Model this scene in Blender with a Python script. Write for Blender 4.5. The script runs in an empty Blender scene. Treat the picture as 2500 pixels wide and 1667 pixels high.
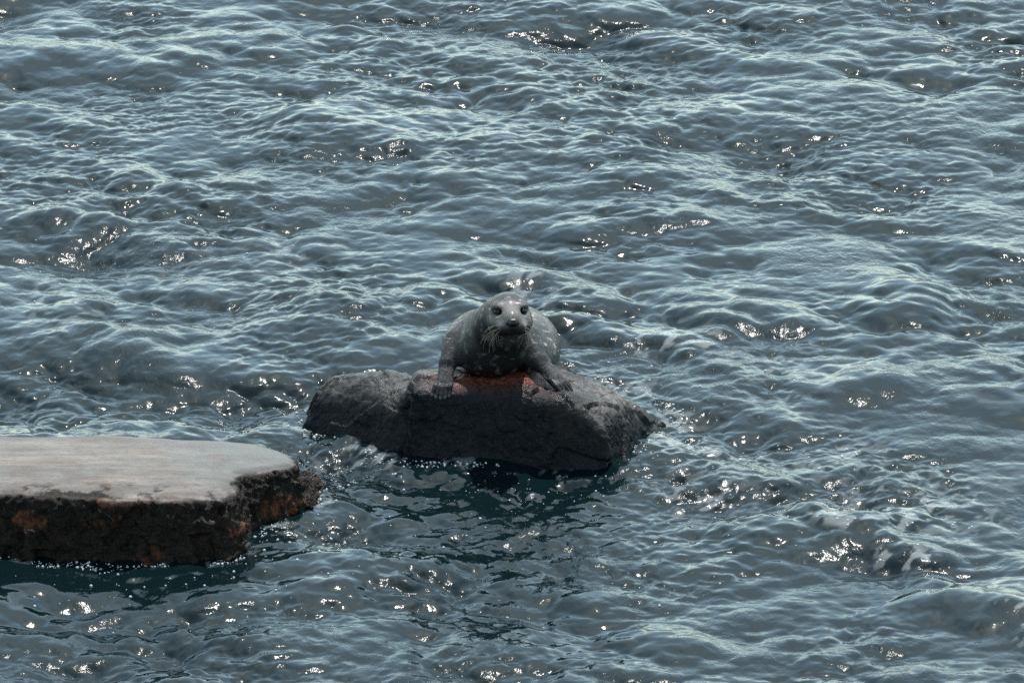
import bpy, math, random
import numpy as np
from mathutils import Vector, Matrix

scene = bpy.context.scene
col = scene.collection
R = math.radians

# ------------------------------------------------------------------ camera
PITCH, DIST = R(20.0), 30.0
cam_d = bpy.data.cameras.new('camera')
cam = bpy.data.objects.new('camera', cam_d)
col.objects.link(cam)
cam.location = (0.0, -DIST * math.cos(PITCH), DIST * math.sin(PITCH))
cam.rotation_euler = (math.pi / 2 - PITCH, 0, 0)
cam_d.sensor_width = 36.0
cam_d.lens = 36.0 * 18000.0 / 2500.0
cam_d.clip_start = 0.5
cam_d.clip_end = 20000.0
scene.camera = cam

# ------------------------------------------------------------------ sky and sun
SUN_ELEV, SUN_AZ = R(64.5), R(12.0)          # azimuth clockwise from +Y (straight ahead)
world = bpy.data.worlds.new('World')
scene.world = world
world.use_nodes = True
wn, wl = world.node_tree.nodes, world.node_tree.links
wn.clear()
w_out = wn.new('ShaderNodeOutputWorld')
w_bg = wn.new('ShaderNodeBackground')
w_bg.inputs['Strength'].default_value = 0.15
sky = wn.new('ShaderNodeTexSky')
sky.sky_type = 'NISHITA'
sky.sun_disc = False
sky.sun_elevation = SUN_ELEV
sky.sun_rotation = SUN_AZ
sky.altitude = 0
sky.air_density = 1.0
sky.dust_density = 0.7
sky.ozone_density = 1.0
w_tint = wn.new('ShaderNodeMixRGB'); w_tint.blend_type = 'MULTIPLY'; w_tint.inputs['Fac'].default_value = 1.0
w_tint.inputs['Color2'].default_value = (.89, 1.02, .95, 1)      # cool grade of the daylight
# broken cloud spread over the whole dome
w_tc = wn.new('ShaderNodeTexCoord')
w_sep = wn.new('ShaderNodeSeparateXYZ')
wl.new(w_tc.outputs['Generated'], w_sep.inputs[0])
w_add = wn.new('ShaderNodeMath'); w_add.operation = 'ADD'; w_add.inputs[1].default_value = 0.18
wl.new(w_sep.outputs['Z'], w_add.inputs[0])
w_max = wn.new('ShaderNodeMath'); w_max.operation = 'MAXIMUM'; w_max.inputs[1].default_value = 0.05
wl.new(w_add.outputs[0], w_max.inputs[0])
w_div = wn.new('ShaderNodeVectorMath'); w_div.operation = 'DIVIDE'
wl.new(w_tc.outputs['Generated'], w_div.inputs[0])
w_cmb = wn.new('ShaderNodeCombineXYZ')
for i in range(3):
    wl.new(w_max.outputs[0], w_cmb.inputs[i])
wl.new(w_cmb.outputs[0], w_div.inputs[1])
w_noise = wn.new('ShaderNodeTexNoise')
w_noise.inputs['Scale'].default_value = 2.6
w_noise.inputs['Detail'].default_value = 7.0
w_noise.inputs['Roughness'].default_value = 0.58
wl.new(w_div.outputs[0], w_noise.inputs['Vector'])
w_ramp = wn.new('ShaderNodeValToRGB')
w_ramp.color_ramp.elements[0].position = 0.40
w_ramp.color_ramp.elements[0].color = (.08, .08, .08, 1)
w_ramp.color_ramp.elements[1].position = 0.66
w_ramp.color_ramp.elements[1].color = (.90, .90, .90, 1)
wl.new(w_noise.outputs['Fac'], w_ramp.inputs['Fac'])
w_mix = wn.new('ShaderNodeMixRGB')
w_bw = wn.new('ShaderNodeRGBToBW'); wl.new(sky.outputs['Color'], w_bw.inputs['Color'])
def cloud_tone(c):                              # cloud and haze take their light from the clear sky behind them
    m_ = wn.new('ShaderNodeMixRGB'); m_.blend_type = 'MULTIPLY'; m_.inputs['Fac'].default_value = 1.0
    wl.new(w_bw.outputs[0], m_.inputs['Color1']); m_.inputs['Color2'].default_value = (*c, 1)
    return m_.outputs[0]
wl.new(cloud_tone((1.34, 1.38, 1.42)), w_mix.inputs['Color2'])
wl.new(w_ramp.outputs['Color'], w_mix.inputs['Fac'])
wl.new(sky.outputs['Color'], w_mix.inputs['Color1'])
w_hz = wn.new('ShaderNodeMapRange'); w_hz.inputs['From Min'].default_value = .30; w_hz.inputs['From Max'].default_value = .02
w_hz.inputs['To Min'].default_value = 0.0; w_hz.inputs['To Max'].default_value = .35; w_hz.interpolation_type = 'SMOOTHSTEP'
wl.new(w_sep.outputs['Z'], w_hz.inputs['Value'])
w_haze = wn.new('ShaderNodeMixRGB'); wl.new(cloud_tone((1.12, 1.08, 1.04)), w_haze.inputs['Color2'])
wl.new(w_hz.outputs[0], w_haze.inputs['Fac']); wl.new(w_mix.outputs['Color'], w_haze.inputs['Color1'])
wl.new(w_haze.outputs['Color'], w_tint.inputs['Color1'])
wl.new(w_tint.outputs['Color'], w_bg.inputs['Color'])
wl.new(w_bg.outputs[0], w_out.inputs['Surface'])

sun_d = bpy.data.lights.new('sun', 'SUN')
sun_d.energy = 4.2
sun_d.angle = R(0.53)
sun_d.color = (1.0, 0.97, 0.93)
sun = bpy.data.objects.new('sun', sun_d)
col.objects.link(sun)
sdir = Vector((math.sin(SUN_AZ) * math.cos(SUN_ELEV), math.cos(SUN_AZ) * math.cos(SUN_ELEV), math.sin(SUN_ELEV)))
sun.rotation_euler = sdir.to_track_quat('Z', 'Y').to_euler()

scene.view_settings.view_transform = 'Standard'
scene.view_settings.look = 'None'
scene.view_settings.gamma = 1.0
scene.view_settings.exposure = 1.2
scene.cycles.use_denoising = False
scene.cycles.max_bounces = 6
scene.cycles.sample_clamp_indirect = 6.0
scene.cycles.sample_clamp_direct = 3.0          # glints fade at their edges instead of clipping

# ------------------------------------------------------------------ helpers
rng = np.random.default_rng(7)
random.seed(7)

def new_mat(name):
    m = bpy.data.materials.new(name)
    m.use_nodes = True
    nt = m.node_tree
    b = nt.nodes['Principled BSDF']
    return m, nt.nodes, nt.links, b

def mesh_object(name, verts, faces, mat, parent=None, smooth=True, attrs=None):
    me = bpy.data.meshes.new(name)
    verts = np.asarray(verts, dtype=np.float32)
    faces = np.asarray(faces, dtype=np.int32)
    nf, ns = faces.shape
    me.vertices.add(len(verts))
    me.vertices.foreach_set('co', verts.ravel())
    me.loops.add(nf * ns)
    me.loops.foreach_set('vertex_index', faces.ravel())
    me.polygons.add(nf)
    me.polygons.foreach_set('loop_start', np.arange(0, nf * ns, ns, dtype=np.int32))
    if smooth:
        me.polygons.foreach_set('use_smooth', np.ones(nf, dtype=bool))
    me.update(calc_edges=True)
    me.validate()
    for k, v in (attrs or {}).items():
        a = me.attributes.new(k, 'FLOAT', 'POINT')
        a.data.foreach_set('value', np.asarray(v, dtype=np.float32))
    me.materials.append(mat)
    o = bpy.data.objects.new(name, me)
    col.objects.link(o)
    o.parent = parent
    return o

# gradient noise in numpy
_perm = rng.permutation(256)
_perm = np.concatenate([_perm, _perm, _perm])
_grad = rng.normal(size=(256, 3))
_grad /= np.linalg.norm(_grad, axis=1)[:, None]

def perlin(p):
    i = np.floor(p).astype(np.int64)
    f = p - i
    i &= 255
    u = f * f * f * (f * (f * 6 - 15) + 10)
    out = 0.0
    for dx in (0, 1):
        wx = u[:, 0] if dx else 1 - u[:, 0]
        for dy in (0, 1):
            wy = u[:, 1] if dy else 1 - u[:, 1]
            for dz in (0, 1):
                wz = u[:, 2] if dz else 1 - u[:, 2]
                h = _perm[_perm[_perm[i[:, 0] + dx] + i[:, 1] + dy] + i[:, 2] + dz]
                g = _grad[h]
                d = g[:, 0] * (f[:, 0] - dx) + g[:, 1] * (f[:, 1] - dy) + g[:, 2] * (f[:, 2] - dz)
                out = out + wx * wy * wz * d
    return out

def fbm(p, freq, octaves, gain=0.5, ridged=False):
    s, a = 0.0, 1.0
    for o in range(octaves):
        n = perlin(p * freq + 17.3 * o)
        s = s + a * ((0.35 - np.abs(n)) if ridged else n)
        a *= gain
        freq *= 2.03
    return s

def facets(p, freq, amp, seed=0):
    """Chipped, planar breaks: each cell of a jittered lattice tilts the surface its own way."""
    q = p * freq + seed * 3.7
    i = np.floor(q).astype(np.int64)
    best = np.full(len(p), 1e9); out = np.zeros(len(p))
    for dx in (-1, 0, 1):
        for dy in (-1, 0, 1):
            for dz in (-1, 0, 1):
                c = i + np.array((dx, dy, dz))
                h = _perm[_perm[_perm[c[:, 0] & 255] + (c[:, 1] & 255)] + (c[:, 2] & 255)]
                d = q - (c + .5 + .42 * _grad[h])
                r = (d ** 2).sum(1)
                m = r < best
                best = np.where(m, r, best)
                out = np.where(m, (d * _grad[(h + 91) & 255]).sum(1), out)
    return out * amp / freq

def smin(a, b, k):
    h = np.clip(0.5 + 0.5 * (b - a) / k, 0, 1)
    return b + (a - b) * h - k * h * (1 - h)

def smax(a, b, k):
    return -smin(-a, -b, k)

def sstep(e0, e1, x):
    t = np.clip((x - e0) / (e1 - e0), 0, 1)
    return t * t * (3 - 2 * t)

def surface_nets(F, org, h):
    nx, ny, nz = F.shape
    neg = F < 0
    cnt = np.zeros((nx - 1, ny - 1, nz - 1), dtype=np.int8)
    corners = [(a, b, c) for a in (0, 1) for b in (0, 1) for c in (0, 1)]
    for a, b, c in corners:
        cnt += neg[a:nx - 1 + a, b:ny - 1 + b, c:nz - 1 + c]
    ci, cj, ck = np.nonzero((cnt > 0) & (cnt < 8))
    idx = np.full(cnt.shape, -1, dtype=np.int64)
    idx[ci, cj, ck] = np.arange(len(ci))
    acc = np.zeros((len(ci), 3)); n = np.zeros(len(ci))
    for a, b, c in corners:
        for ax in range(3):
            o = [a, b, c]
            if o[ax]:
                continue
            e = list(o); e[ax] = 1
            v0 = F[ci + o[0], cj + o[1], ck + o[2]]
            v1 = F[ci + e[0], cj + e[1], ck + e[2]]
            m = (v0 < 0) != (v1 < 0)
            t = np.where(m, v0 / np.where(m, v0 - v1, 1), 0)
            p = np.stack([np.full(len(ci), q, float) for q in o], 1)
            p[:, ax] += t
            acc += p * m[:, None]
            n += m
    V = (acc / n[:, None] + np.stack([ci, cj, ck], 1)) * h + org
    quads = []
    for ax in range(3):
        sl0 = [slice(None)] * 3; sl1 = [slice(None)] * 3
        sl0[ax] = slice(0, -1); sl1[ax] = slice(1, None)
        s0, s1 = neg[tuple(sl0)], neg[tuple(sl1)]
        I = np.stack(np.nonzero(s0 != s1), 1)
        b1, b2 = (ax + 1) % 3, (ax + 2) % 3
        ok = (I[:, b1] > 0) & (I[:, b2] > 0) & (I[:, b1] < F.shape[b1] - 1) & (I[:, b2] < F.shape[b2] - 1)
        I = I[ok]
        def cell(d1, d2):
            J = I.copy(); J[:, b1] -= d1; J[:, b2] -= d2
            return idx[J[:, 0], J[:, 1], J[:, 2]]
        q = np.stack([cell(1, 1), cell(0, 1), cell(0, 0), cell(1, 0)], 1)
        fl = ~s0[I[:, 0], I[:, 1], I[:, 2]]
        q[fl] = q[fl][:, ::-1]
        quads.append(q)
    return V, np.concatenate(quads)

def polygonise(sdf, lo, hi, h, band=0.012):
    """Sparse evaluation of a distance field, meshed with surface nets and snapped to the surface."""
    s = 4
    lo, hi = np.array(lo, float), np.array(hi, float)
    nc = np.ceil((hi - lo) / (h * s)).astype(int) + 1
    g = [lo[a] + (np.arange(nc[a]) * s + (s - 1) / 2) * h for a in range(3)]
    P = np.stack(np.meshgrid(*g, indexing='ij'), -1).reshape(-1, 3)
    C = sdf(P).reshape(nc)
    F = np.repeat(np.repeat(np.repeat(C, s, 0), s, 1), s, 2).astype(np.float64)
    m = np.abs(F) < h * s * 1.15 + band
    I = np.stack(np.nonzero(m), 1)
    F[m] = sdf(lo + I * h)
    V, Q = surface_nets(F, lo, h)
    e = h * 0.3
    for _ in range(2):
        d = sdf(V)
        gr = np.stack([sdf(V + np.eye(3)[a] * e) - d for a in range(3)], 1) / e
        g2 = np.maximum((gr ** 2).sum(1), 0.2)
        V = V - np.clip(d / g2, -h, h)[:, None] * gr
    gr /= np.linalg.norm(gr, axis=1)[:, None] + 1e-9
    return V, Q, gr

def poly_sd(x, y, poly):
    poly = np.array(poly, float)
    d = np.full(x.shape, 1e9); s = np.ones(x.shape)
    n = len(poly)
    for i in range(n):
        a, b = poly[i], poly[i - 1]
        ex, ey = b - a
        wx, wy = x - a[0], y - a[1]
        t = np.clip((wx * ex + wy * ey) / (ex * ex + ey * ey), 0, 1)
        d = np.minimum(d, (wx - ex * t) ** 2 + (wy - ey * t) ** 2)
        c1, c2, c3 = y >= a[1], y < b[1], ex * wy > ey * wx
        s = np.where((c1 & c2 & c3) | (~c1 & ~c2 & ~c3), -s, s)
    return s * np.sqrt(d)

# ------------------------------------------------------------------ rock footprints (at water level)
BOULDER_MAIN = [(-.42, -1.30), (-.08, -1.37), (.16, -1.425), (.37, -1.46), (.50, -1.20), (.585, -1.04),
                (.61, -.88), (.46, -.62), (.12, -.44), (-.28, -.48), (-.44, -.72)]
BOULDER_ARM = [(-.815, -.93), (-.64, -1.076), (-.46, -1.235), (-.34, -1.27), (-.26, -.66), (-.60, -.66), (-.79, -.76)]
LEDGE = [(-3.5, -2.30), (-1.93, -2.345), (-1.46, -2.42), (-1.124, -2.44), (-1.02, -2.34), (-.985, -2.06), (-.876, -1.965),
         (-.79, -1.845), (-.775, -1.65), (-.90, -1.41), (-1.6, -1.34), (-3.5, -1.34)]

def block(p, poly, top, slope, k):
    x, y, z = p[:, 0], p[:, 1], p[:, 2]
    side = (poly_sd(x, y, poly) + slope * z) / np.sqrt(1 + slope * slope)
    return smax(side, (z - top) * 0.93, k)

def boulder_sdf(p):
    x, y, z = p[:, 0], p[:, 1], p[:, 2]
    w = 0.03 * perlin(p * 2.3 + 5) + 0.012 * perlin(p * 5.7 + 9)
    top = .285 - .42 * np.maximum(0, y + 1.08) - .60 * np.maximum(0, x - .20) - .10 * np.maximum(0, -.1 - x) \
        + .02 * perlin(np.stack([x * 4, y * 4, 0 * x], 1)) - .25 * np.maximum(0, -1.30 - y)
    back = sstep(-1.15, -.7, y)
    a = block(p, BOULDER_MAIN, top, .16 + .45 * sstep(.3, .55, x) + .3 * back, .05)
    # shallow bowl of the right shoulder
    topb = .215 - .30 * np.maximum(0, y + .98) - .10 * np.maximum(0, -.72 - x) + .025 * perlin(np.stack([x * 5, y * 5, 0 * x + 3], 1))
    b = block(p, BOULDER_ARM, topb, .30 + .2 * back, .13)
    return smin(a, b, .05) + w * .55

def ledge_sdf(p):
    x, y, z = p[:, 0], p[:, 1], p[:, 2]
    w = 0.02 * perlin(p * 1.9 + 2) + 0.012 * perlin(p * 6.1)
    top = .235 - .035 * sstep(-1.25, -.72, x) - .12 * np.maximum(0, y + 2.15)
    return block(p, LEDGE, top, .26 + .55 * sstep(-1.8, -1.5, y), .05) + w * .45

def rock_distance(x, y, polys, reach=2.2):      # distance outside the footprints, exact only near them
    pts = np.array([q for p in polys for q in p])
    lo, hi = pts.min(0) - reach, pts.max(0) + reach
    m = (x > lo[0]) & (x < hi[0]) & (y > lo[1]) & (y < hi[1])
    out = np.full(np.shape(x), reach + 1.0)
    out[m] = np.min([poly_sd(x[m], y[m], p) for p in polys], axis=0)
    return out

def boulder_level(x, y):
    return rock_distance(x, y, (BOULDER_MAIN, BOULDER_ARM))

# ------------------------------------------------------------------ sea
N, L = 2048, 16.0
kf = np.fft.fftfreq(N, L / N) * 2 * np.pi
KX, KY = np.meshgrid(kf, kf, indexing='ij')
K = np.hypot(KX, KY); K[0, 0] = 1
def spectrum(seed, wind, lam0, lam1, power, iso, slope_rms):
    r = np.random.default_rng(seed)
    cosd = (KX * wind[0] + KY * wind[1]) / K / math.hypot(*wind)
    E = K ** power * np.exp(-(2 * np.pi / lam0 / K) ** 2) * np.exp(-(K * lam1 / 2 / np.pi) ** 2) * (cosd ** 4 + iso)
    E[0, 0] = 0
    H = np.sqrt(E) * np.fft.fft2(r.normal(size=(N, N)))
    rms = np.sqrt((np.abs(H * K) ** 2).sum()) / N ** 2
    return H * (slope_rms / rms)
H = spectrum(11, (-.40, -.92), 1.05, .075, -4.05, .34, .160) + spectrum(13, (-.55, -.83), 2.6, .7, -4.0, .10, .06) + spectrum(14, (.72, -.69), .55, .09, -4.0, .12, .085)      # wind sea and a low swell
H3 = spectrum(12, (.25, -.97), .16, .024, -3.75, .90, .150)     # ripples, strong only in gust patches
hz3 = np.fft.ifft2(H3).real
hz = np.fft.ifft2(H).real
dxs = np.fft.ifft2(-1j * KX / K * H).real
dys = np.fft.ifft2(-1j * KY / K * H).real
H2 = spectrum(21, (.1, -1), .09, .022, -3.6, .8, .34)      # broken chop beside the rocks
hz2 = np.fft.ifft2(H2).real
del H, H2, H3, KX, KY, K

def soft_field(seed, wave):
    n_ = 512
    k_ = np.fft.fftfreq(n_, L / n_)
    g = np.exp(-((k_[:, None] ** 2 + k_[None, :] ** 2) * (wave * .75) ** 2))
    f = np.fft.ifft2(np.fft.fft2(np.random.default_rng(seed).normal(size=(n_, n_))) * g).real
    return f / f.std()
GUST, GROUP, WOB, PAT = soft_field(1, 1.1), soft_field(2, 1.0), soft_field(3, .6), soft_field(4, .45)

def samp(A, x, y):
    N = A.shape[0]
    u, v = (x / L * N) % N, (y / L * N) % N
    i, j = np.floor(u).astype(int), np.floor(v).astype(int)
    fu, fv = u - i, v - j
    i %= N; j %= N
    i1, j1 = (i + 1) % N, (j + 1) % N
    return (A[i, j] * (1 - fu) + A[i1, j] * fu) * (1 - fv) + (A[i, j1] * (1 - fu) + A[i1, j1] * fu) * fv

def blob(x, y, cx, cy, rx, ry):
    return np.exp(-((x - cx) / rx) ** 2 - ((y - cy) / ry) ** 2)

CHOP = 1.15
CRESTS = ((.05, .75, 1.7, -2.65, .022, .13), (.55, -1.0, 1.2, -1.75, .018, .10), (.15, 2.6, 1.6, -1.3, .022, .14))
def sea_at(x, y, fade=1.0):
    """Displaced position of the sea's surface at rest point (x, y)."""
    near = np.minimum(boulder_level(x, y), rock_distance(x, y, (LEDGE,), .6))
    calm = 1 - .25 * blob(x, y, .0, -1.9, .55, .5) - .15 * blob(x, y, -1.6, -2.75, .8, .3)
    calm = calm * (.65 + .35 * sstep(-.05, .30, near))
    f = fade * calm
    gust = .40 + 1.1 * sstep(-.9, 1.2, samp(GUST, x, y * .6))
    group = .95 + .30 * samp(GROUP, x, y * .7)
    z = (samp(hz, x, y) * group + samp(hz3, x, y) * gust) * f
    # standing crests thrown off the boulder's right side
    for cx, cy, tx, ty, amp, wd in CRESTS:
        tl = math.hypot(tx, ty)
        al = ((x - cx) * tx + (y - cy) * ty) / tl
        sd = ((x - cx) * ty - (y - cy) * tx) / tl + .05 * samp(WOB, x + 7 * cx, y)
        z = z + fade * amp * np.exp(-(sd / wd) ** 2) * sstep(-.15, .35, al) * sstep(3.6, 2.2, al) * (.6 + .45 * samp(PAT, x, y + 5 * cx))
    # rings running off the boulder
    d = np.maximum(boulder_level(x, y), 0)
    wob = .35 * samp(WOB, x, y)
    ring = np.sin(d * 2 * np.pi / .21 + wob * 3.0) * np.exp(-d / .7) * sstep(0, .08, d)
    sector = .35 + .65 * sstep(-.2, .5, x - .25 * (y + 1.0))
    z = z + fade * .0075 * ring * sector * (.6 + .4 * samp(PAT, x, y))
    ch = blob(x, y, -.62, -1.32, .28, .20) + .9 * blob(x, y, .28, -.55, .30, .35) + .8 * blob(x, y, .60, -1.15, .16, .35) \
        + .6 * blob(x, y, -.62, -1.75, .20, .25) + .55 * blob(x, y, -.78, -2.25, .30, .35) + .42 * blob(x, y, .1, -1.62, .6, .22) + .30 * blob(x, y, -1.5, -2.65, .8, .16)
    z = z + fade * samp(hz2, x, y) * np.minimum(ch, 1.0)
    return x + CHOP * f * samp(dxs, x, y), y + CHOP * f * samp(dys, x, y), z

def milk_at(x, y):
    """Pale, milky water: washed off the rocks, in loose patches and along the crests."""
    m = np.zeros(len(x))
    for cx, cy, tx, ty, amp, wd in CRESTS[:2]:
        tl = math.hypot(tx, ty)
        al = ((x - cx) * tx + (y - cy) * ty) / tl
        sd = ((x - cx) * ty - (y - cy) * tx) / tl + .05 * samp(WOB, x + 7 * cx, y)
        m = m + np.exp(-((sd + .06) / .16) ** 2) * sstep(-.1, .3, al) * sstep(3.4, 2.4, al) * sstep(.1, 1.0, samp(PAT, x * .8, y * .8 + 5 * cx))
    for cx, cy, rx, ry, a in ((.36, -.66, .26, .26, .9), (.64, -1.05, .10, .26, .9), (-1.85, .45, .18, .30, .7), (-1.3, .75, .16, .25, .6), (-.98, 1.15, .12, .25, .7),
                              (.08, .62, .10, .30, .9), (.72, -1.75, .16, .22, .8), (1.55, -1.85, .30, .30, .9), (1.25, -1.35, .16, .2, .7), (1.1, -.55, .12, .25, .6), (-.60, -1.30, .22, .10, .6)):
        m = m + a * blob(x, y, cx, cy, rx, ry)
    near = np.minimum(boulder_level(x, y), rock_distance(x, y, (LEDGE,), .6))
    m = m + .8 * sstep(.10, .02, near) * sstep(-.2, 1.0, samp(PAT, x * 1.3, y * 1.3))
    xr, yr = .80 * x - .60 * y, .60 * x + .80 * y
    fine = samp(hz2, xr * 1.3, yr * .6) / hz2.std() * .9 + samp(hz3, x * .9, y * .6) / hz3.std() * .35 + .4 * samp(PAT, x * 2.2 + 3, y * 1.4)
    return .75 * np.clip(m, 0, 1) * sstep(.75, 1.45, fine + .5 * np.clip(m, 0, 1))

def graded(a, b, step, far):
    core = list(np.arange(a, b, step))
    out, s, v = [], step, core[-1]
    while v < far:
        s *= 1.22; v += s; out.append(v)
    pre, s, v = [], step, core[0]
    while v > -far:
        s *= 1.22; v -= s; pre.append(v)
    return np.array(pre[::-1] + core + out)
gx = graded(-2.85, 2.85, .0072, 6000.0)
gy = graded(-4.3, 5.35, .0098, 6000.0)
X, Y = np.meshgrid(gx, gy, indexing='ij')
sp = np.maximum(np.gradient(gx)[:, None], np.gradient(gy)[None, :])
fade = np.clip(.06 / sp, 0, 1).ravel() ** 1.5
fade[sp.ravel() > 0.5] = 0
Xf, Yf = X.ravel(), Y.ravel()
sx, sy, sz = sea_at(Xf, Yf, fade)
nxg, nyg = len(gx), len(gy)
ii = np.arange(nxg * nyg).reshape(nxg, nyg)
quads = np.stack([ii[:-1, :-1], ii[1:, :-1], ii[1:, 1:], ii[:-1, 1:]], -1).reshape(-1, 4)

m_sea, n, l, b = new_mat('sea_water')
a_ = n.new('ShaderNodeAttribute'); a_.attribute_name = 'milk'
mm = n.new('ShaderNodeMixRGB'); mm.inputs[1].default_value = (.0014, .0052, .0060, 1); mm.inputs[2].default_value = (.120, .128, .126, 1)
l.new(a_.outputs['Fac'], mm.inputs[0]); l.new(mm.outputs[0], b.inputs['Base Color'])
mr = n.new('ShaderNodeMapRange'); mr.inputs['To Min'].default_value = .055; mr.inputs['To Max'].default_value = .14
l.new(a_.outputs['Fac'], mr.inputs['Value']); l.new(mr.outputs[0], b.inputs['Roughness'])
b.inputs['IOR'].default_value = 1.333
tc = n.new('ShaderNodeTexCoord')
mp = n.new('ShaderNodeMapping'); mp.inputs['Scale'].default_value = (1.0, .62, 1.0); mp.inputs['Rotation'].default_value = (0, 0, R(-14))
l.new(tc.outputs['Object'], mp.inputs['Vector'])
n1 = n.new('ShaderNodeTexNoise'); n1.inputs['Scale'].default_value = 34; n1.inputs['Detail'].default_value = 4; n1.inputs['Distortion'].default_value = .6
l.new(mp.outputs[0], n1.inputs['Vector'])
n2 = n.new('ShaderNodeTexNoise'); n2.inputs['Scale'].default_value = 1.6; n2.inputs['Detail'].default_value = 2
l.new(tc.outputs['Object'], n2.inputs['Vector'])
rm = n.new('ShaderNodeMapRange'); rm.inputs['From Min'].default_value = .38; rm.inputs['From Max'].default_value = .66
rm.inputs['To Min'].default_value = .2; rm.inputs['To Max'].default_value = 1.0
l.new(n2.outputs['Fac'], rm.inputs['Value'])
bp = n.new('ShaderNodeBump'); bp.inputs['Distance'].default_value = .0045
l.new(n1.outputs['Fac'], bp.inputs['Height']); l.new(rm.outputs[0], bp.inputs['Strength'])
n3 = n.new('ShaderNodeTexNoise'); n3.inputs['Scale'].default_value = 95; n3.inputs['Detail'].default_value = 3
l.new(mp.outputs[0], n3.inputs['Vector'])
bp2 = n.new('ShaderNodeBump'); bp2.inputs['Distance'].default_value = .0012
l.new(n3.outputs['Fac'], bp2.inputs['Height']); l.new(rm.outputs[0], bp2.inputs['Strength']); l.new(bp.outputs[0], bp2.inputs['Normal'])
l.new(bp2.outputs[0], b.inputs['Normal'])
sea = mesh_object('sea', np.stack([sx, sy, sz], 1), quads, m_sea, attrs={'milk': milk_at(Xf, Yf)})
sea['kind'] = 'structure'
sea['label'] = 'choppy grey blue sea water with sun glints'

# ------------------------------------------------------------------ rocks
def attr(n, name):
    a = n.new('ShaderNodeAttribute'); a.attribute_name = name
    return a.outputs['Fac']

def mixc(n, l, fac, c1, c2):
    m = n.new('ShaderNodeMixRGB')
    for s, v in ((m.inputs[0], fac), (m.inputs[1], c1), (m.inputs[2], c2)):
        if hasattr(v, 'is_linked'):
            l.new(v, s)
        else:
            s.default_value = v if isinstance(v, float) else (*v, 1)
    return m.outputs[0]

def noise(n, l, scale, detail=5, rough=.6, lo=.4, hi=.6, stretch=None):
    tc = n.new('ShaderNodeTexCoord')
    src = tc.outputs['Object']
    if stretch:
        mp = n.new('ShaderNodeMapping'); mp.inputs['Scale'].default_value = stretch
        l.new(src, mp.inputs['Vector']); src = mp.outputs[0]
    t = n.new('ShaderNodeTexNoise')
    t.inputs['Scale'].default_value = scale; t.inputs['Detail'].default_value = detail; t.inputs['Roughness'].default_value = rough
    l.new(src, t.inputs['Vector'])
    r = n.new('ShaderNodeMapRange'); r.inputs['From Min'].default_value = lo; r.inputs['From Max'].default_value = hi
    l.new(t.outputs['Fac'], r.inputs['Value'])
    return r.outputs[0]

def bump(n, l, b, height, dist, strength=1.0, prev=None):
    p = n.new('ShaderNodeBump'); p.inputs['Distance'].default_value = dist; p.inputs['Strength'].default_value = strength
    l.new(height, p.inputs['Height'])
    if prev: l.new(prev, p.inputs['Normal'])
    l.new(p.outputs[0], b.inputs['Normal'])
    return p.outputs[0]

# seal rock
V, Q, G = polygonise(boulder_sdf, (-.98, -1.66, -.30), (.82, -.22, .42), .0065)
right = sstep(.22, .36, V[:, 0])
arm = sstep(-.36, -.46, V[:, 0])
strata = fbm(np.stack([V[:, 0] * .55 + V[:, 1] * .9 + V[:, 2] * .3, V[:, 0] * .25 - V[:, 2] * .3, V[:, 1] * .1], 1), 38, 3, .6, True)
disp = facets(V, 4.2, .13, 1) * (.6 + .2 * right) + facets(V, 12, .07, 2) + .006 * fbm(V, 9, 4, .55) * (.6 + .6 * arm) \
    + .014 * strata * right + .010 * fbm(V * np.array([1, 1, .6]), 26, 4, .6, True) * (.25 + .3 * arm + .2 * right)
crack = np.exp(-(np.abs(V[:, 0] + .415 + .03 * fbm(V, 6, 3)) / .007) ** 2) * (V[:, 1] < -1.1)
V = V + G * (disp - .003 * crack)[:, None]
lit_top = sstep(.35, .75, G[:, 2] + .25 * fbm(V, 11, 4, .6)) * sstep(.06, .12, V[:, 2] + .03 * fbm(V, 8, 3))  # pale granite tops, with sunlight on tops and right shoulder painted in
lit_top = lit_top * (.25 + .6 * right + .1 * arm) * np.maximum(sstep(-1.29, -1.22, V[:, 1] + .04 * fbm(V, 12, 3)), .8 * right)
red = blob(V[:, 0], V[:, 1], -.03, -1.205, .20, .075) * sstep(.245, .262, V[:, 2] + .05 * fbm(V, 22, 4, .6))
m_b, n, l, b = new_mat('wet_granite_boulder')
base = mixc(n, l, noise(n, l, 6, 6, .65, .42, .62), (.0035, .005, .007), (.010, .011, .013))
base = mixc(n, l, noise(n, l, 4, 6, .7, .54, .66), base, (.015, .0135, .012))
base = mixc(n, l, noise(n, l, 75, 3, .6, .5, .75), base, (.018, .019, .021))
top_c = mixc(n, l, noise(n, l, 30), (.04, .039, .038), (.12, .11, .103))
base = mixc(n, l, attr(n, 'lit_top'), base, top_c)
red_c = mixc(n, l, noise(n, l, 60, 4), (.060, .016, .010), (.15, .045, .028))
base = mixc(n, l, attr(n, 'red'), base, red_c)
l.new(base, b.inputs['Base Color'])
rr = n.new('ShaderNodeMapRange'); rr.inputs['To Min'].default_value = .15; rr.inputs['To Max'].default_value = .42
l.new(noise(n, l, 11, 4), rr.inputs['Value']); l.new(rr.outputs[0], b.inputs['Roughness'])
b.inputs['Specular IOR Level'].default_value = .09
p = bump(n, l, b, noise(n, l, 45, 6, .65, 0, 1), .009)
boulder = mesh_object('boulder', V, Q, m_b, attrs={'lit_top': lit_top, 'red': np.clip(red * 1.4, 0, 1)})
boulder['label'] = 'dark wet boulder under the seal with a rusty red streak on its crest'
boulder['category'] = 'rock'
boulder['group'] = 'rocks breaking the surface'

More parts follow.
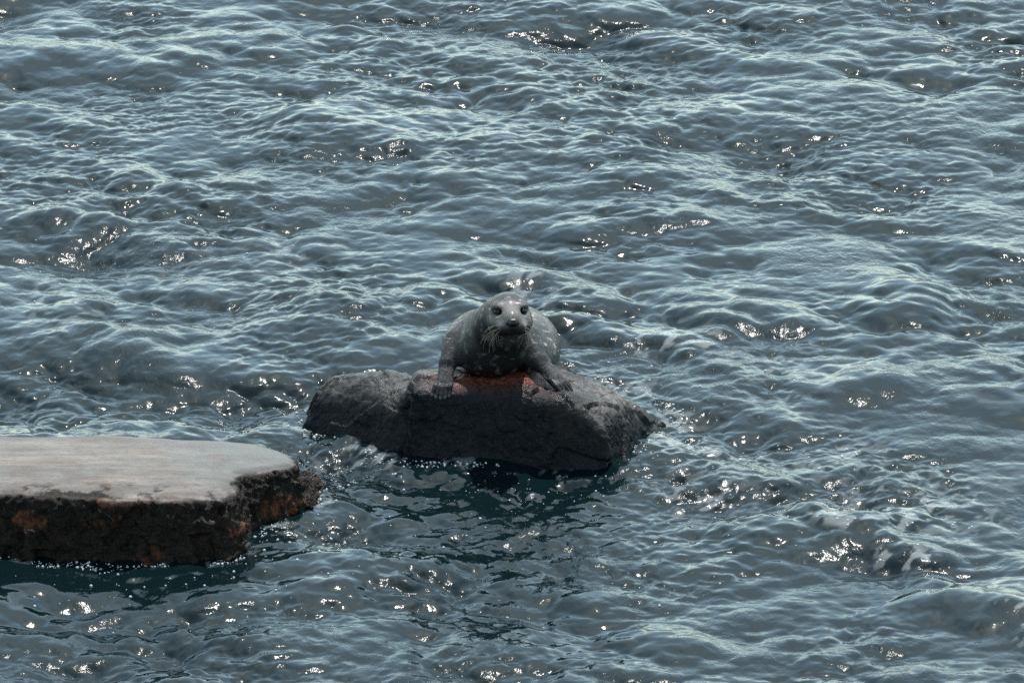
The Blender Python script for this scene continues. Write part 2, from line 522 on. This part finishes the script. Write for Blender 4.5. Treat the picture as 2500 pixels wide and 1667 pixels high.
# ledge on the left
V, Q, G = polygonise(ledge_sdf, (-3.75, -2.62, -.30), (-.50, -1.10, .36), .0075)
sidef = 1 - sstep(.55, .85, G[:, 2])
lip = sstep(-2.10, -2.26, V[:, 1])
disp = .006 * fbm(V, 5, 4) + .0025 * facets(V, 9, 1.0, 5) + lip * (1 - sidef) * .004 * fbm(V, 22, 4, .6, True) \
    + sidef * (facets(V, 5, .22, 3) + facets(V, 14, .22, 4) + .026 * fbm(V, 24, 4, .6, True))
V = V + G * disp[:, None]
nz3 = fbm(V, 6, 5, .62)
edge = sstep(-2.16, -2.27, V[:, 1] + .07 * nz3) + .45 * sstep(-1.02, -.93, V[:, 0] + .06 * nz3) * sstep(-1.92, -2.02, V[:, 1])
weed = np.clip(sidef * 1.3 * sstep(.235, .195, V[:, 2] + .05 * nz3) + .9 * np.clip(edge, 0, 1) * sstep(-.08, .12, nz3) + (V[:, 2] < .10 + .03 * nz3), 0, 1)
rn = fbm(V, 5, 5, .65)
rust = sstep(.20, .40, rn + .42 * blob(V[:, 0], V[:, 2], -1.85, .135, .50, .035) + .20 * blob(V[:, 0], V[:, 2], -.95, .06, .05, .05)
             + .30 * blob(V[:, 0], V[:, 2], -1.6, .225, .45, .014) + .15 * blob(V[:, 0], V[:, 2], -1.25, .06, .3, .05) - .08)
m_l, n, l, b = new_mat('pale_granite_ledge')
stone = mixc(n, l, noise(n, l, 9, 6, .65, .35, .65, (.25, 1.6, 1)), (.066, .055, .048), (.140, .115, .099))
stone = mixc(n, l, noise(n, l, 2.2, 6, .65, .45, .65, (.5, 1.3, 1)), stone, (.058, .052, .048))
stone = mixc(n, l, attr(n, 'wet'), stone, (.060, .055, .052))
stone = mixc(n, l, noise(n, l, 90, 3, .6, .5, .75, (.5, 1, 1)), stone, (.05, .047, .045))
wd = mixc(n, l, noise(n, l, 26, 6, .7), (.004, .0045, .004), (.022, .015, .011))
wd = mixc(n, l, noise(n, l, 110, 3, .7, .55, .8), wd, (.06, .052, .042))
rc = mixc(n, l, noise(n, l, 45, 5, .7), (.022, .009, .006), (.13, .048, .024))
wd = mixc(n, l, attr(n, 'rust'), wd, rc)
base = mixc(n, l, attr(n, 'weed'), stone, wd)
l.new(base, b.inputs['Base Color'])
rr = n.new('ShaderNodeMapRange'); rr.inputs['To Min'].default_value = .36; rr.inputs['To Max'].default_value = .6
l.new(noise(n, l, 8, 4), rr.inputs['Value'])
wr = mixc(n, l, attr(n, 'wet'), rr.outputs[0], (.24, .24, .24))
l.new(wr, b.inputs['Roughness'])
bump(n, l, b, noise(n, l, 60, 6, .75, 0, 1), .012)
bs = n.new('ShaderNodeMapRange'); bs.inputs['To Min'].default_value = .18; l.new(attr(n, 'weed'), bs.inputs['Value'])
l.new(bs.outputs[0], b.inputs['Normal'].links[0].from_node.inputs['Strength'])
b.inputs['Specular IOR Level'].default_value = .09
ledge = mesh_object('flat_rock', V, Q, m_l, attrs={'weed': weed, 'rust': rust, 'wet': np.clip(sstep(-1.45, -.85, V[:, 0] + .25 * nz3) * .8 + .35 * sstep(-1.85, -1.7, V[:, 1] + .1 * nz3), 0, .9)})
ledge['label'] = 'flat topped pale pink rock with dark weedy sides at the left edge'
ledge['category'] = 'rock'
ledge['group'] = 'rocks breaking the surface'

# ------------------------------------------------------------------ seal
def ell(p, c, r):
    q = (p - np.array(c)) / np.array(r)
    k0 = np.sqrt((q ** 2).sum(1)) + 1e-9
    k1 = np.sqrt(((q / np.array(r)) ** 2).sum(1)) + 1e-9
    return k0 * (k0 - 1) / k1

def cone(p, a, b, ra, rb, flat=None):
    a, b = np.array(a, float), np.array(b, float)
    ab = b - a
    t = np.clip(((p - a) @ ab) / (ab @ ab), 0, 1)
    d = p - a - t[:, None] * ab
    if flat is not None:                        # squashed across the unit vector `flat`
        f = np.array(flat[0], float); f /= np.linalg.norm(f)
        s = (d @ f)
        d = d + np.outer(s * (flat[1] - 1), f)
    return np.sqrt((d ** 2).sum(1)) - (ra + (rb - ra) * t)

HEAD = np.array((-.014, -1.235, .572))
yaw, pit = R(6), R(9)
hf = np.array((math.sin(yaw) * math.cos(pit), -math.cos(yaw) * math.cos(pit), math.sin(pit)))
hr = np.array((math.cos(yaw), math.sin(yaw), 0))
hu = np.cross(hr, -hf) if False else np.cross(hf, hr) * -1
if hu[2] < 0: hu = -hu
def hd(a, b, c): return HEAD + a * hr + b * hf + c * hu

FIN_L = [((-.287, -1.232, .288), (-.312, -1.292, .248)), ((-.275, -1.240, .290), (-.296, -1.304, .244)), ((-.262, -1.244, .291), (-.279, -1.309, .241)),
         ((-.249, -1.243, .290), (-.261, -1.305, .242)), ((-.237, -1.237, .288), (-.245, -1.294, .246))]
FIN_R = [((.150, -1.262, .300), (.196, -1.318, .258)), ((.160, -1.255, .303), (.213, -1.310, .258)), ((.168, -1.245, .304), (.226, -1.292, .259)),
         ((.173, -1.233, .303), (.232, -1.270, .262)), ((.175, -1.220, .300), (.230, -1.248, .266))]

def seal_sdf(p):
    # trunk
    d = ell(p, (-.088, -1.01, .382), (.170, .195, .106))
    d = smin(d, ell(p, (-.078, -1.07, .335), (.128, .145, .078)), .05)
    d = smin(d, ell(p, (-.005, -.70, .228), (.198, .34, .142)), .10)
    d = smin(d, ell(p, (.030, -.36, .115), (.14, .28, .105)), .09)
    d = smin(d, ell(p, (.050, -.10, .040), (.06, .14, .050)), .06)
    for sx_ in (-1, 1):                          # hind flippers
        d = smin(d, cone(p, (.05 + .03 * sx_, -.03, .035), (.045 + .06 * sx_, .15, .0), .032, .042, ((0, .1, 1), 2.4)), .03)
    # neck
    d = smin(d, cone(p, (-.042, -1.158, .492), (-.080, -1.04, .395), .107, .126), .028)
    d = smin(d, ell(p, (-.072, -1.150, .395), (.118, .080, .095)), .06)       # throat and breast
    # arms
    d = smin(d, cone(p, (-.214, -1.075, .378), (-.250, -1.165, .335), .060, .034), .035)
    d = smin(d, cone(p, (-.250, -1.165, .335), (-.263, -1.238, .291), .033, .030, ((0, -.5, .85), 1.6)), .015)
    d = smin(d, cone(p, (.050, -1.07, .385), (.098, -1.165, .347), .072, .040), .04)
    d = smin(d, cone(p, (.098, -1.165, .347), (.168, -1.240, .301), .039, .031, ((.2, -.3, .9), 1.5)), .025)
    d = smin(d, cone(p, (-.262, -1.225, .290), (-.276, -1.275, .256), .031, .032, ((0, -.53, .85), 4.4)), .010)
    d = smin(d, cone(p, (.150, -1.228, .303), (.200, -1.275, .264), .036, .037, ((.45, -.38, .8), 4.4)), .010)
    fg = None
    for a, b_ in FIN_L + FIN_R:
        a_, bb = np.array(a), np.array(b_)
        mid = a_ * .5 + bb * .5 + np.array((0, -.006, .008))
        c = np.minimum(cone(p, a_, mid, .0108, .0098), cone(p, mid, bb, .0098, .0068))
        fg = c if fg is None else smin(fg, c, .003)
    d = smin(d, fg, .009)
    # head, in its own frame
    q = p - HEAD
    h = np.stack([q @ hr, q @ hf, q @ hu], 1)
    e = ell(h, (0, -.005, 0), (.082, .105, .076))
    e = smin(e, ell(h, (0, .055, -.010), (.070, .065, .058)), .03)
    hm = h.copy(); hm[:, 0] = np.abs(hm[:, 0])
    e = smin(e, ell(h, (0, .110, -.014), (.040, .062, .036)), .035)        # muzzle
    e = smin(e, ell(h, (0, .095, .006), (.026, .055, .024)), .025)         # bridge of the nose
    e = smin(e, ell(hm, (.024, .126, -.035), (.030, .038, .025)), .014)     # whisker pads
    e = smin(e, ell(h, (0, .085, -.050), (.030, .050, .026)), .018)        # lower jaw
    e = smin(e, ell(hm, (.050, .045, -.040), (.035, .060, .035)), .04)      # cheeks
    e = smin(e, ell(hm, (.046, .064, .036), (.022, .022, .013)), .02)       # brow
    e = smax(e, -(ell(hm, (.055, .096, .018), (.020, .022, .013))), .010)   # eye sockets
    e = smax(e, -(ell(hm, (.083, -.012, .022), (.006, .006, .006))), .004)  # ear openings
    d = smin(d, e, .045)
    return d + .003 * perlin(p * np.array((16, 9, 9))) * sstep(-1.2, -1.1, p[:, 1])

BASE = np.array((-.05, -1.0, .28))
V, Q, G = polygonise(seal_sdf, (-.42, -1.50, -.06), (.34, .34, .72), .0046, .008)
q = V - HEAD
hl = np.stack([q @ hr, q @ hf, q @ hu], 1)
inhead = sstep(.16, .10, np.linalg.norm(hl * np.array((1, .8, 1)), axis=1))
ax_ = np.abs(hl[:, 0])
muzzle = sstep(.055, .09, hl[:, 1]) * sstep(-.038, -.020, hl[:, 2]) * inhead
eyepatch = np.exp(-((ax_ - .040) / .022) ** 2 - ((hl[:, 1] - .075) / .04) ** 2 - ((hl[:, 2] - .025) / .014) ** 2)
jaw = sstep(-.026, -.038, hl[:, 2]) * sstep(.03, .07, hl[:, 1]) * sstep(.060, .040, ax_) * sstep(.20, .16, np.linalg.norm(hl, axis=1))
fl = np.full(len(V), 9.0)
for a, b_ in FIN_L + FIN_R:
    fl = np.minimum(fl, cone(V, a, b_, .012, .010))
fl = np.minimum(fl, cone(V, (-.246, -1.155, .335), (-.262, -1.24, .29), .037, .031))
fl = np.minimum(fl, cone(V, (.092, -1.158, .348), (.165, -1.24, .30), .043, .032))
flip = sstep(.030, .010, fl)
dg = np.full(len(V), 9.0)
for a, b_ in FIN_L + FIN_R:
    dg = np.minimum(dg, cone(V, a, b_, .0078, .0055))
digit = sstep(.0032, .0012, dg)
breast = sstep(.57, .47, V[:, 2] + .03 * fbm(V, 9, 3)) * np.exp(-((V[:, 0] + .06) / .15) ** 4) * sstep(-1.0, -1.12, V[:, 1]) * (1 - inhead * (1 - jaw)) * (1 - flip)
m_s, n, l, b = new_mat('seal_fur')
coat = mixc(n, l, noise(n, l, 9, 4, .6, .38, .62), (.010, .011, .012), (.036, .035, .034))
coat = mixc(n, l, noise(n, l, 34, 3, .55, .56, .66), coat, (.19, .18, .165))
coat = mixc(n, l, noise(n, l, 15, 5, .65, .54, .64), coat, (.016, .016, .018))
coat = mixc(n, l, attr(n, 'flip'), coat, mixc(n, l, noise(n, l, 26, 4), (.006, .007, .009), (.022, .022, .024)))
coat = mixc(n, l, attr(n, 'digit'), coat, (.11, .107, .102))
coat = mixc(n, l, attr(n, 'muzzle'), coat, (.12, .112, .105))
coat = mixc(n, l, attr(n, 'dark'), coat, (.018, .018, .020))
wet = mixc(n, l, noise(n, l, 30, 3, .55, .57, .70), (.007, .007, .008), (.075, .071, .064))  # throat and breast shade put into the dark, speckled fur colour
coat = mixc(n, l, attr(n, 'breast'), coat, wet)
l.new(coat, b.inputs['Base Color'])
b.inputs['Roughness'].default_value = .34
b.inputs['Specular IOR Level'].default_value = .12
cw = n.new('ShaderNodeMapRange'); cw.inputs['To Min'].default_value = .16; cw.inputs['To Max'].default_value = .03
l.new(attr(n, 'flip'), cw.inputs['Value']); l.new(cw.outputs[0], b.inputs['Coat Weight'])
b.inputs['Coat Roughness'].default_value = .22
b.inputs['IOR'].default_value = 1.42
bump(n, l, b, noise(n, l, 150, 4, .7, 0, 1, (1, .35, 1)), .006, .8)

seal = bpy.data.objects.new('seal', None)
col.objects.link(seal)
seal.location = BASE
seal['label'] = 'grey mottled seal lying on the boulder with head raised, facing the viewer'
seal['category'] = 'seal'
mesh_object('body', V - BASE, Q, m_s, seal, attrs={'digit': digit * .6, 'breast': breast, 'flip': flip, 'muzzle': np.clip(muzzle * .75, 0, 1), 'dark': np.clip(eyepatch * .7 + jaw * .97, 0, 1)})

def ball(name, c, r, mat, parent, seg=20, rings=12, frame=None):
    th_ = np.linspace(0, 2 * np.pi, seg, endpoint=False)
    ph = np.linspace(0, np.pi, rings + 1)
    vs = []
    for t in ph:
        for a in th_:
            vs.append((math.sin(t) * math.cos(a), math.sin(t) * math.sin(a), math.cos(t)))
    vs = np.array(vs) * np.array(r)
    if frame is not None:
        vs = vs @ frame
    fs = [(i * seg + j, (i + 1) * seg + j, (i + 1) * seg + (j + 1) % seg, i * seg + (j + 1) % seg) for i in range(rings) for j in range(seg)]
    return mesh_object(name, vs + np.array(c) - BASE, fs, mat, parent)

m_eye, n, l, b = new_mat('seal_eye')
b.inputs['Specular IOR Level'].default_value = .25
b.inputs['Base Color'].default_value = (.006, .005, .005, 1); b.inputs['Roughness'].default_value = .05
m_nose, n, l, b = new_mat('seal_nose')
b.inputs['Base Color'].default_value = (.005, .005, .006, 1); b.inputs['Roughness'].default_value = .3; b.inputs['Specular IOR Level'].default_value = .3
bump(n, l, b, noise(n, l, 300, 2, .5, 0, 1), .001)
m_dark, n, l, b = new_mat('nostril_dark')
b.inputs['Base Color'].default_value = (.003, .003, .003, 1); b.inputs['Roughness'].default_value = .7
frame = np.stack([hr, hf, hu])
for s in (-1, 1):
    ball('eye', hd(.0490 * s, .0820, .0175), (.0150, .0150, .0100), m_eye, seal, frame=frame)
nose = ball('nose', hd(0, .166, -.012), (.0265, .014, .0165), m_nose, seal, frame=frame)
for s in (-1, 1):
    ball('nostril', hd(.0125 * s, .1775, -.013), (.0068, .0035, .0085), m_dark, nose, 12, 8, frame=frame)

m_wh, n, l, b = new_mat('whisker')
b.inputs['Base Color'].default_value = (.24, .21, .16, 1); b.inputs['Roughness'].default_value = .35
def tube(name, pts, r0, r1, mat, parent, seg=5):
    pts = np.array(pts); vs, fs = [], []
    for i, p_ in enumerate(pts):
        t = pts[min(i + 1, len(pts) - 1)] - pts[max(i - 1, 0)]
        t = t / np.linalg.norm(t)
        u = np.cross(t, (0.31, .2, .93)); u /= np.linalg.norm(u)
        w = np.cross(t, u)
        r = r0 + (r1 - r0) * i / (len(pts) - 1)
        for j in range(seg):
            a = 2 * np.pi * j / seg
            vs.append(p_ + r * (math.cos(a) * u + math.sin(a) * w))
    for i in range(len(pts) - 1):
        for j in range(seg):
            fs.append((i * seg + j, i * seg + (j + 1) % seg, (i + 1) * seg + (j + 1) % seg, (i + 1) * seg + j))
    return mesh_object(name, np.array(vs) - BASE, fs, mat, parent)
for s in (-1, 1):
    for i in range(18):
        row, k = divmod(i, 6)
        st = np.array((.030 * s + .006 * s * row, .135 - .010 * k, -.028 - .008 * row))
        ang = R(4 - 20 * row - 7 * k + random.uniform(-5, 5))
        ln = random.uniform(.075, .115) * (1.0 if s < 0 else .8)
        pts = []
        for t in np.linspace(0, 1, 9):
            out = ln * t
            a2 = ang - .75 * t * t
            pts.append(hd(st[0] + s * out * math.cos((ang + a2) / 2), st[1] - .30 * out, st[2] + out * math.sin((ang + a2) / 2)))
        tube('whisker', pts, .0007, .0004, m_wh, seal)
    for i in range(3):
        st = np.array(((.040 + .006 * i) * s, .068, .045))
        ln = .045
        pts = [hd(st[0] + s * ln * t * (.5 + .2 * i), st[1] + .01 * t, st[2] + ln * t * (.9 - .15 * i)) for t in np.linspace(0, 1, 6)]
        tube('eyebrow_whisker', pts, .0007, .0004, m_wh, seal)
m_cl, n, l, b = new_mat('claw')
b.inputs['Base Color'].default_value = (.022, .020, .018, 1); b.inputs['Roughness'].default_value = .4
for a, b_ in FIN_L + FIN_R:
    a_, e_ = np.array(a), np.array(b_)
    dr = (e_ - a_) / np.linalg.norm(e_ - a_)
    tube('claw', [e_ - dr * .006 + np.array((0, 0, .005)), e_ + dr * .003 + np.array((0, 0, .004)), e_ + dr * .007 + np.array((0, 0, -.001))], .0030, .0010, m_cl, seal, 6)

# ------------------------------------------------------------------ foam bubbles
m_f, n, l, b = new_mat('foam_bubbles')
b.inputs['Base Color'].default_value = (.55, .58, .58, 1); b.inputs['Roughness'].default_value = .12; b.inputs['Alpha'].default_value = .55
clusters = [(-.62, -1.30, .20, .12, 90), (-.80, -1.05, .08, .10, 20), (-.70, -2.35, .30, .30, 70), (-1.5, -2.75, .6, .12, 60), (.30, -.60, .22, .30, 80),
            (.60, -1.10, .08, .25, 60), (-1.75, 1.1, .35, .35, 70), (-.2, -2.0, .6, .4, 40), (.7, -1.8, .5, .5, 30), (0.2, -1.62, .35, .1, 50), (-.85, -1.75, .08, .2, 40)]
vs, fs = [], []
SEG, RG = 8, 4
px = np.concatenate([rng.normal(c[0], c[2], c[4]) for c in clusters])
py = np.concatenate([rng.normal(c[1], c[3], c[4]) for c in clusters])
for sd_, lo_, hi_, cnt in ((boulder_sdf, (-.95, -1.62), (.72, -.35), 9000), (ledge_sdf, (-2.3, -2.6), (-.6, -1.3), 9000)):
    qx, qy = rng.uniform(lo_[0], hi_[0], cnt), rng.uniform(lo_[1], hi_[1], cnt)
    q_ = sea_at(qx, qy, np.ones(cnt))
    dd = sd_(np.stack(q_, 1))
    pat = samp(PAT, qx * 1.5, qy * 1.5)
    sel = (dd > .012) & (dd < .05 + .05 * np.clip(pat, 0, 1)) & (pat > .15)
    px = np.concatenate([px, qx[sel]]); py = np.concatenate([py, qy[sel]])
gxs, gys = rng.uniform(-2.3, 2.3, 90000), rng.uniform(-2.6, 1.6, 90000)
mk = milk_at(gxs, gys)
sel = mk > rng.uniform(.25, 1.3, len(mk))
px = np.concatenate([px, gxs[sel]]); py = np.concatenate([py, gys[sel]])
keep = (perlin(np.stack([px * 5, py * 9, 0 * px + 4], 1)) > -.25) & (np.minimum(boulder_level(px, py), rock_distance(px, py, (LEDGE,), .6)) > .012)
px, py = px[keep], py[keep]
bx, by, bz = sea_at(px, py, np.ones(len(px)))
for x, y, z in zip(bx, by, bz):
    r = .0020 + .0045 * random.random() ** 4
    o = len(vs)
    for i in range(RG + 1):
        t = math.pi * .62 * i / RG
        for j in range(SEG):
            a = 2 * math.pi * j / SEG
            vs.append((x + r * math.sin(t) * math.cos(a), y + r * math.sin(t) * math.sin(a), z + r * math.cos(t)))
    for i in range(RG):
        for j in range(SEG):
            fs.append((o + i * SEG + j, o + (i + 1) * SEG + j, o + (i + 1) * SEG + (j + 1) % SEG, o + i * SEG + (j + 1) % SEG))
foam = mesh_object('foam_bubbles', vs, fs, m_f)
foam['kind'] = 'stuff'
foam['label'] = 'scattered small foam bubbles floating around the rocks'
foam['category'] = 'foam'
